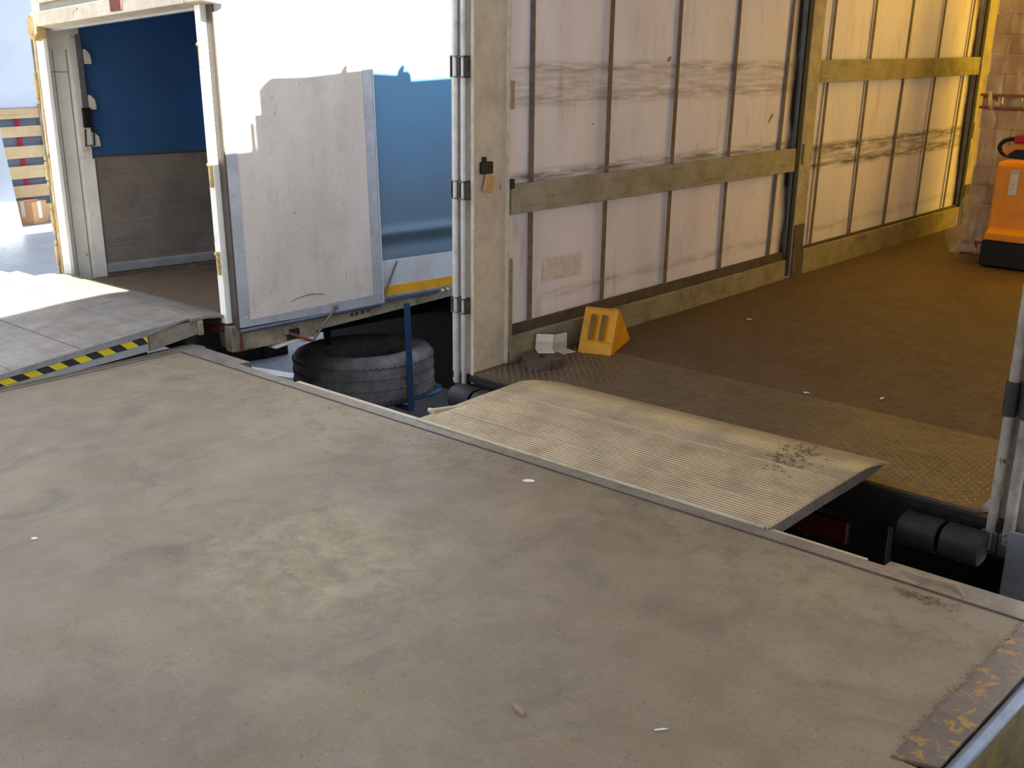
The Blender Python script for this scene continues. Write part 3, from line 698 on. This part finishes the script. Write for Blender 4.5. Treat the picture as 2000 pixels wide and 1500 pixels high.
while y0 < 2.95:
    ya, yb = y0, min(y0+P, 2.963); sh = .045
    q = lambda y: min(y, 2.963)
    vs = [(XR+.0015,q(ya),top(q(ya))),(XR+.0015,q(yb),top(q(yb))),(XR+.0015,q(yb+sh),bot(q(yb+sh))),(XR+.0015,q(ya+sh),bot(q(ya+sh)))]
    vs += [(XR-.0005,)+v[1:] for v in vs]
    hz.add(vs, [(0,1,2,3),(7,6,5,4),(0,4,5,1),(1,5,6,2),(2,6,7,3),(3,7,4,0)], k % 2)
    y0 += P; k += 1
hz.build('hazard_tape', ['haz_k','haz_y'], dl)
MB().box((XR-.05,3.30,.055),(XR+.012,3.335,.150)).lathe([(.0,.0),(.008,.0),(.008,.008),(.0,.008)], (XR+.012,3.318,.13), 0, 8).lathe([(.0,.0),(.008,.0),(.008,.008),(.0,.008)], (XR+.012,3.318,.08), 0, 8).build('end_bracket', 'rail', dl, .003)
MB().box((-7.9,1.3,-1.2),(-7.7,3.1,-.02)).box((-6.5,1.3,-1.2),(-6.3,3.1,-.02)).build('lift_frame', 'black_metal', dl)
MB().box((XL,3.22,-.05),(XR-.02,3.30,.15)).build('front_beam', 'black_metal', dl)

# ================================================================== LITTLE THINGS IN THE RIGHT TRAILER
def loc1(u, v, w=0.0): return FR1 @ Matrix.Translation((u,v,w))
# wheel chock
ck = thing('wheel_chock', 'yellow plastic wheel chock with two slots standing against the trailer wall', 'wheel chock', loc1(.325,.775) @ Matrix.Rotation(math.radians(20), 4, 'Z'))
CW = .195
body = MB()
P0, P1, P2, P3, P4 = (.0,.0), (.035,.07), (.125,.232), (.16,.232), (.40,.012)
# local: x runs to the left (-x) across the width, y is the length
def pt3(x, p, off=0.0):
    d = Vector((P2[0]-P1[0], P2[1]-P1[1])).normalized(); nrm = Vector((d[1], -d[0]))
    return (x, p[0]-nrm[0]*off, p[1]-nrm[1]*off)
def on(t): return (P1[0]+(P2[0]-P1[0])*t, P1[1]+(P2[1]-P1[1])*t)
# outline prism without the slotted face, then the face in pieces
side_poly = [(0,0),P1,P2,P3,P4,(.40,0)]
for x in (-CW, 0.0): body.add([(x,p[0],p[1]) for p in side_poly], [tuple(range(6))])
for i in (0,2,3,4,5):
    a, b = side_poly[i], side_poly[(i+1) % 6]; body.add([(-CW,)+a,(0,)+a,(0,)+b,(-CW,)+b], [(0,1,2,3)])
xs = [-CW, -.145, -.117, -.082, -.054, 0]
t0, t1 = .0, .80
for i in range(5):
    a, b = xs[i], xs[i+1]
    if i in (1, 3):
        q = [pt3(a,on(t0)),pt3(b,on(t0)),pt3(b,on(t1)),pt3(a,on(t1))]; r = [pt3(a,on(t0),.03),pt3(b,on(t0),.03),pt3(b,on(t1),.03),pt3(a,on(t1),.03)]
        body.add(q+r, [(0,1,5,4),(1,2,6,5),(2,3,7,6),(3,0,4,7)]); body.add(r, [(0,1,2,3)], 1)
        body.add([pt3(a,on(t1)),pt3(b,on(t1)),pt3(b,on(1)),pt3(a,on(1))], [(0,1,2,3)])
    else: body.add([pt3(a,on(0)),pt3(b,on(0)),pt3(b,on(1)),pt3(a,on(1))], [(0,1,2,3)])
body.build('chock_body', ['chock','slot_shade'], ck)
MB().box((-CW-.002,.028,.064),(.002,.042,.072)).build('face_step', 'chock', ck, .002)
MB().box((-CW-.001,.124,.231),(.001,.150,.239)).build('top_ridge', 'chock', ck, .003)
# coil of rubber strip
cl = MB(); N = 150; turns = 5
pts = [((.018+.018*a/(2*math.pi))*math.cos(a), (.018+.018*a/(2*math.pi))*math.sin(a)) for a in [2*math.pi*turns*i/N for i in range(N+1)]]
vs = []
for (r0, z) in ((0,0),(.016,0),(.016,.048),(0,.048)):
    pass
for i, (x, y) in enumerate(pts):
    d = Vector((x, y)).normalized() if (x or y) else Vector((1,0))
    for (o, z) in ((0,0),(.0165,0),(.0165,.048),(0,.048)): vs.append((x+d[0]*o, y+d[1]*o, z))
fs = [(0,1,2,3),(N*4+3,N*4+2,N*4+1,N*4)]
for i in range(N):
    for q in range(4): fs.append((i*4+q, i*4+(q+1)%4, i*4+4+(q+1)%4, i*4+4+q))
ro = MB().add(vs, fs).build('rubber_strip_roll', 'roll'); ro.matrix_world = loc1(.157,.385,.002) @ Matrix.Rotation(-.6, 4, 'Z')
tag(ro, 'brown coiled roll of rubber strip lying at the foot of the trailer corner post', 'roll')
# two L-shaped edge protectors
def protector(label, mat, wid, hgt, dep):
    th = .005
    ms = MB().box((0,0,0),(wid,dep,th)).box((0,dep-th,0),(wid,dep,hgt))
    o = ms.build('edge_protector', 'white_plastic', None, .002); o.matrix_world = mat
    MB().box((.001,dep-th-.0012,.003),(wid-.001,dep-th,hgt*.52)).build('lower_band', 'paper' if False else 'jamb', o)
    return tag(o, label, 'edge protector', 'edge protectors beside the chock')
protector('white L-shaped edge protector lying on the brown rubber roll', loc1(.105,.395,.053) @ Matrix.Rotation(math.radians(50), 4, 'Z') @ Matrix.Rotation(.06, 4, 'Y'), .098, .088, .085)
protector('white L-shaped edge protector on the trailer floor between the rubber roll and the yellow chock', loc1(.108,.548,.004) @ Matrix.Rotation(math.radians(78), 4, 'Z'), .150, .098, .088)

# pallet loads: a shrink-wrapped stack of cartons on a wooden pallet, two high
def pallet_load(label, w0, rows, lean, u0=.60, first=True):
    W, D = 1.0, 1.15
    t = thing('pallet_load', label, 'pallet load', loc1(u0,5.53,w0), group='shrink-wrapped pallet loads')
    pm = MB().box((-.02,-.03,0),(W+.02,D,.022))
    for x in (0,.44,.88): 
        for y in (-.02,.5,1.03): pm.box((x,y,.022),(x+.12,y+.11,.10))
    for k in range(5): pm.box((-.02,-.03+k*.255,.10),(W+.02,.13+k*.255,.122))
    pm.build('pallet', 'pallet_wood', t, .002)
    H = .155; cnt = 0
    for r in range(rows):
        z = .123+r*H; dx = .008*math.sin(r*1.7)
        cuts = [0,.25,.5,.75,1.0] if r % 2 else [0,.14,.39,.64,.89,1.0]
        for i in range(len(cuts)-1):
            j = random.uniform(-.006,.006)
            MB().box((cuts[i]*W+.001+dx+lean*z,.0+j,z+.001),(cuts[i+1]*W-.001+dx+lean*z,.55+j,z+H-.001)).build('carton', 'carton' if (i+r) % 3 else 'carton2', t, .006)
        for i in range(2):
            MB().box((i*.5*W+.001+dx+lean*z,.565,z+.001),((i+1)*.5*W-.001+dx+lean*z,1.12,z+H-.001)).build('carton', 'carton2', t, .006)
    fm = MB()
    Ht = .123+rows*H
    def wrap(a, b):
        s = a*(2*W+2*1.12); z = .02+b*(Ht-.02)
        if s < W: p = (s, 0)
        elif s < W+1.12: p = (W, s-W)
        elif s < 2*W+1.12: p = (2*W+1.12-s, 1.12)
        else: p = (0, 2*W+2*1.12-s)
        x = p[0]+lean*z; y = p[1]
        o = .014+.006*math.sin(s*21+z*6)+.004*math.sin(z*33)
        return (x+(-o if p[0] <= 0 else o if p[0] >= W else 0), y+(-o if p[1] <= 0 else o if p[1] >= 1.12 else 0), z)
    fm.grid(wrap, 106, 40); fm.build('stretch_film', 'film', t)
    return t
lo_load = pallet_load('lower shrink-wrapped pallet load of brown cartons standing on the trailer floor', 0.0, 7, .0, u0=.60)
hi_load = pallet_load('upper shrink-wrapped pallet load of brown cartons stacked on top of another load', 1.212, 8, .03, u0=.60)
# loose tails of film
def tail(parent, path, w):
    P = [Vector(p) for p in path]
    def fn(a, b):
        i = min(int(b*(len(P)-1)), len(P)-2); t = b*(len(P)-1)-i
        p = P[i].lerp(P[i+1], t); return (p[0]+w*(a-.5)+.006*math.sin(a*9+b*6), p[1]+.012*math.sin(a*7+b*11), p[2])
    MB().grid(fn, 10, 40).build('film_tail', 'film', parent)
tail(lo_load, [(.0,-.02,.50),(-.04,-.05,.36),(-.10,-.07,.22),(-.10,-.07,.10),(-.04,-.08,.012)], .08)
tail(lo_load, [(.02,-.03,.30),(.0,-.05,.15),(.05,-.06,.02)], .16)
tail(hi_load, [(.05,-.04,.14),(.08,-.06,.04),(.13,-.06,-.10),(.10,-.06,-.18)], .035)

# pallet jack
pj = thing('pallet_truck', 'orange electric pallet truck with black base parked by the pallet loads', 'pallet truck', loc1(.925,5.02))
MB().prism([(.0,.22),(.0,.285),(.03,.305),(.055,.80),(.075,.835),(.30,.835),(.34,.80),(.36,.22)], 0, .0, .62).build('motor_cover', 'orange', pj, .015, 3)
ms = MB().prism([(.0,.22),(.62,.22),(.62,.285),(.0,.285)], 1, -.03, .0).build('cover_foot', 'orange', pj, .012, 3)
MB().prism([(-.02,.015),(-.02,.215),(.38,.215),(.38,.015)], 0, -.015, .635).build('base_skirt', 'black_metal', pj, .008)
lb = MB().obox((.148,.0405,.68),(0,.05,1),(0,-1,.05),(.19,.062,.004)).build('label_plate', 'label', pj)
mk = MB()
for (z, w_) in ((.76,.04),(.665,.018),(.635,.018)): mk.obox((.15,.0365+(z-.68)*.05,z),(1,0,0),(0,-1,.05),(w_,.003,.003))
mk.build('label_print', 'black_metal', lb)
tl = MB().tube([(.31,.16,.83),(.31,.06,.92),(.31,-.02,1.0)], .025, 12).build('tiller_arm', 'black_metal', pj)
hl = []
for i in range(17):
    a = math.radians(80+200*i/16); hl.append((.13+.10*math.cos(a), -.04+.0*i, .955+.066*math.sin(a)))
hl = [(.40,-.06,1.03),(.28,-.05,1.025)]+hl+[(.28,-.05,.885),(.40,-.06,.90)]
MB().tube(hl, .017, 12).build('handle_loop', 'black_metal', tl)
MB().prism([(.05,.93),(.15,.995),(.26,.985),(.26,.90),(.10,.885)], 1, -.065, -.02).build('tiller_head', 'orange', tl, .01)
MB().prism([(.135,.99),(.145,1.05),(.28,1.07),(.28,1.0)], 1, -.085, -.02).build('stop_button', 'red', tl, .012)
MB().prism([(.10,.90),(.14,.88),(.40,.86),(.40,.95),(.16,.945)], 1, -.075, -.03).build('control_pad', 'black', tl, .006)
for x in (.08,.44): MB().box((x,.38,.05),(x+.16,.46,.10)).build('fork', 'orange', pj, .004)
MB().lathe([(.0,-.03),(.05,-.03),(.055,.0),(.05,.03),(.0,.03)], (.3,.18,.056), 0, 20).build('drive_wheel', 'black', pj, fix=False)

# ================================================================== OPEN-SIDED TRAILER AT THE FAR LEFT
T3 = thing('slatted_trailer', 'bright open-sided trailer with pine slat wall and blue-grey deck at the far left', 'trailer', loc=(0,0,0))
X3, XW, Z3 = -8.87, -12.5, .05
MB().box((XW-.1,-.6,Z3-.10),(X3,5.4,Z3)).build('deck', 't3_floor', T3)
MB().box((X3,-.6,Z3-.045),(X3+.05,5.4,Z3+.004)).build('edge_rail', 'alu', T3, .003)
MB().box((X3+.005,-.6,Z3-.16),(X3+.03,5.4,Z3-.10)).box((X3-.02,-.6,Z3-.10),(X3+.02,5.4,Z3-.045)).build('side_rail', 'steel_panel', T3)
MB().box((X3+.0,-.6,Z3-.24),(X3+.04,5.4,Z3-.175)).build('lower_rail', 'rust_paint', T3)
for z0, z1 in ((1.165,1.275),(.965,1.08),(.74,.87),(.512,.65),(.305,.437),(.055,.215)):
    j = random.uniform(-.004,.004)
    MB().box((XW+.02,-.4,z0+j),(XW+.045,5.22,z1+j)).build('slat', 'pine', T3, .003)
MB().box((XW+.0,5.225,Z3),(XW+.075,5.30,1.32)).build('post', 'pine_post', T3, .004)
MB().box((XW-.02,-.6,.0),(XW-.01,5.4,1.28)).build('lower_tarpaulin', 'grey_tarp', T3)
MB().box((XW-.06,-.6,1.27),(XW-.05,5.4,2.85)).build('upper_tarpaulin', 'white_tarp', T3)
for y in (4.955, 4.10):
    MB().box((XW-.008,y,.05),(XW+.004,y+.05,1.27)).build('wall_strap', 'red_strap', T3)
MB().box((XW-.07,-.6,2.8),(X3+.05,5.4,2.86)).build('roof', 'grey_curtain', T3)
MB().box((X3-.02,-.6,2.5),(X3+.05,5.4,2.8)).build('roof_rail', 'alu', T3)  # unseen rail added to keep direct sun off the deck
for y in (-.5, 5.28):
    MB().box((X3-.06,y,Z3),(X3+.02,y+.1,2.8)).build('corner_post', 'alu', T3, .004)
wheels(T3, (XW+.4, X3-.3), (1.2,), -.70)
# cardboard box
cb = thing('cardboard_box', 'taped brown cardboard box on the blue-grey deck before the pine slats', 'box', loc=(-12.06,4.83,Z3), rz=math.radians(20))
MB().box((-.26,0,0),(0,.20,.245)).build('carton_body', 'card', cb, .004)
MB().box((-.17,-.003,.08),(-.12,0,.245)).box((-.17,0,.245),(-.12,.2,.248)).build('packing_tape', 'tape', cb)
MB().box((0,.07,.06),(.003,.12,.245)).build('packing_tape', 'tape', cb)
wp = MB().prism([(0,0),(1.0,0),(.92,1.5),(-.08,1.5)], 0, -.10, 0).build('wrapped_panel', 'white_tarp', None, .006)
wp.matrix_world = Matrix.Translation((-11.55,3.50,Z3)) @ Matrix.Rotation(-.05, 4, 'Y')
tag(wp, 'white film-wrapped panel standing on the deck at the left picture edge', 'panel')
for k, (x, y, r) in enumerate(((-12.2,5.12,.3),(-12.33,4.90,1.2))):
    o = MB().grid(lambda a,b: (.14*(a-.5), .11*(b-.5), .03*abs(math.sin(a*5+b*4+k))), 8, 6).build('paper_scrap', 'paper')
    o.location = (x,y,Z3+.002); o.rotation_euler = (0,0,r)
    tag(o, ('crumpled white paper beside the cardboard box, nearer the post','crumpled white paper half behind the cardboard box')[k], 'paper', 'paper scraps on the slatted trailer deck')

# ================================================================== YARD BITS AND LITTER
tb = MB().box((-.12,-.50,0),(.12,.48,.22)).box((-.13,.20,.0),(.135,.27,.23)).build('timber_beam', 'black', None, .008)
tb.location = (-9.43,5.62,-1.2); tb.rotation_euler = (0,0,math.radians(-10))
tag(tb, 'dark beam lying on the asphalt under the box truck', 'beam')
def flake(name, label, cat, loc, rz, size, mat, th=.004, pts=7, seed=1):
    r = random.Random(seed); pr = []
    for i in range(pts):
        a = 2*math.pi*i/pts; q = r.uniform(.6,1); pr.append((size[0]*q*math.cos(a)/2, size[1]*q*math.sin(a)/2))
    o = MB().prism(pr, 2, 0, th).build(name, mat, None); o.location = loc; o.rotation_euler = (r.uniform(-.05,.05), r.uniform(-.05,.05), rz)
    return tag(o, label, cat)
flake('paper_scrap', 'pale paper scrap on the dock floor near the bridge plate edge', 'paper', (-2.856,2.969,.001), .4, (.055,.035), 'paper', seed=2)
flake('paper_scrap', 'small white scrap on the dock floor toward the left foreground', 'paper', (-3.85,1.366,.001), .9, (.035,.02), 'paper', seed=4)
flake('wood_splinter', 'bent wood splinter on the dock floor in the foreground', 'splinter', (-1.757,1.77,.001), -.3, (.07,.014), 'dry', .008, 6, seed=5)
flake('wood_splinter', 'thin pale splinter on the dock floor, right foreground', 'splinter', (-1.43,1.95,.001), .9, (.045,.006), 'paper', .004, 5, seed=6)
flake('paper_scrap', 'tiny pale scrap on the brown trailer floor beyond the chock', 'paper', (FR1 @ Vector((.468,2.081,.003)))[:], .2, (.05,.03), 'paper', seed=8)
flake('paper_scrap', 'pale scrap at the edge of the tread plate', 'paper', (FR1 @ Vector((1.463,.90,.004)))[:], .5, (.04,.02), 'paper', seed=9)
flake('paper_scrap', 'pale scrap on the brown trailer floor to the right', 'paper', (FR1 @ Vector((1.784,1.074,.004)))[:], 1.5, (.04,.02), 'paper', seed=10)
tw = MB().tube([(-1.375,3.185,.012),(-1.29,3.172,.014),(-1.235,3.185,.013),(-1.195,3.19,.014),(-1.165,3.165,.012),(-1.14,3.135,.011)], [.003,.004,.004,.0045,.003,.002], 7).build('twig', 'dry', None)
tag(tw, 'thin pale twig on the steel dock edge right of the bridge plate', 'twig')
# a leaf clump on the bridge plate and crumbs along the dock edge: nobody could count them
cm = MB(); r = random.Random(11)
def crumb(c, s):
    a = r.uniform(0,6.28); b = r.uniform(-.25,.25); d = Vector((math.cos(a),math.sin(a),b)); 
    cm.obox(c, d, (0,0,1), (s*r.uniform(1.2,3),s*r.uniform(.3,.8),s*.35))
def plate_z(y):
    for (a, za), (b, zb) in zip(pr, pr[1:]):
        if a <= y <= b: return za+(zb-za)*(y-a)/(b-a)
    return pr[-1][1] if y > pr[-1][0] else pr[0][1]
for _ in range(110):
    x = r.gauss(-2.085,.05); y = r.gauss(3.72,.065)
    if 3.3 < y < 3.92: crumb((x,y,plate_z(y)+.004), .006)
o = cm.build('leaf_litter', 'crumb', None); o['kind'] = 'stuff'; tag(o, 'dry leaf litter scattered on the bridge plate near its far right corner', 'litter')
cm = MB()
for _ in range(650):
    x = r.uniform(-5.2,-1.5); y = 3.10-abs(r.gauss(0,.08))
    if r.random() < .55: x = r.gauss(-3.5,.35) if r.random() < .6 else r.gauss(-2.5,.4)
    crumb((x,y,.003), r.uniform(.0014,.0034))
for _ in range(70):
    crumb((r.gauss(-1.245,.05), r.gauss(3.06,.015), .004), .005)
for _ in range(90):
    crumb((r.uniform(-.96,-.95)+r.gauss(0,.004), r.uniform(2.3,3.1), .008), .004)
o = cm.build('dirt_crumbs', 'crumb', None); o['kind'] = 'stuff'; tag(o, 'brown dirt crumbs along the steel edge of the dock floor', 'dirt')

# ================================================================== CAMERA, LIGHT
sc = bpy.context.scene
cam = bpy.data.cameras.new('camera'); co = bpy.data.objects.new('camera', cam); COL.objects.link(co)
R3 = Matrix(((0.716225,0.697398,-0.025652),(0.182650,-0.222803,-0.957600),(-0.673544,0.681171,-0.286956)))          # rows: image right, image down, view direction
rt, dn, fw = R3[0], R3[1], R3[2]
co.matrix_world = Matrix(((rt[0],-dn[0],-fw[0],0),(rt[1],-dn[1],-fw[1],0),(rt[2],-dn[2],-fw[2],1.65),(0,0,0,1)))
cam.sensor_fit = 'HORIZONTAL'; cam.sensor_width = 36.0; cam.lens = 36.0*2115.84/2000.0
cam.clip_start = .02; sc.camera = co
S = Vector((1,.03,.78)).normalized()
sun = bpy.data.lights.new('sun', 'SUN'); sun.energy = SUN_E; sun.angle = math.radians(.53); sun.color = (1,.95,.86)
so = bpy.data.objects.new('sun', sun); COL.objects.link(so); so.rotation_euler = S.to_track_quat('Z','Y').to_euler(); so.location = (6,0,8)
w = bpy.data.worlds.new('sky'); sc.world = w; w.use_nodes = True
nt = w.node_tree; bg = nt.nodes['Background']
tcn = nt.nodes.new('ShaderNodeTexCoord'); sx = nt.nodes.new('ShaderNodeSeparateXYZ'); nt.links.new(tcn.outputs['Generated'], sx.inputs[0])
rp_ = nt.nodes.new('ShaderNodeValToRGB'); nt.links.new(sx.outputs['Z'], rp_.inputs['Fac'])
rp_.color_ramp.elements[0].color = (.93,.94,.96,1); rp_.color_ramp.elements[1].color = (.60,.72,.95,1); rp_.color_ramp.elements[1].position = .8
nt.links.new(rp_.outputs[0], bg.inputs[0]); bg.inputs[1].default_value = SKY_E
vs_ = sc.view_settings; vs_.view_transform = 'Standard'; vs_.look = 'None'; vs_.gamma = 1.0; vs_.use_curve_mapping = False; vs_.exposure = EXPO
sc.display_settings.display_device = 'sRGB'
try:
    sc.cycles.max_bounces = 10; sc.cycles.diffuse_bounces = 6; sc.cycles.transmission_bounces = 6; sc.cycles.transparent_max_bounces = 12
    sc.cycles.use_denoising = True
except Exception: pass
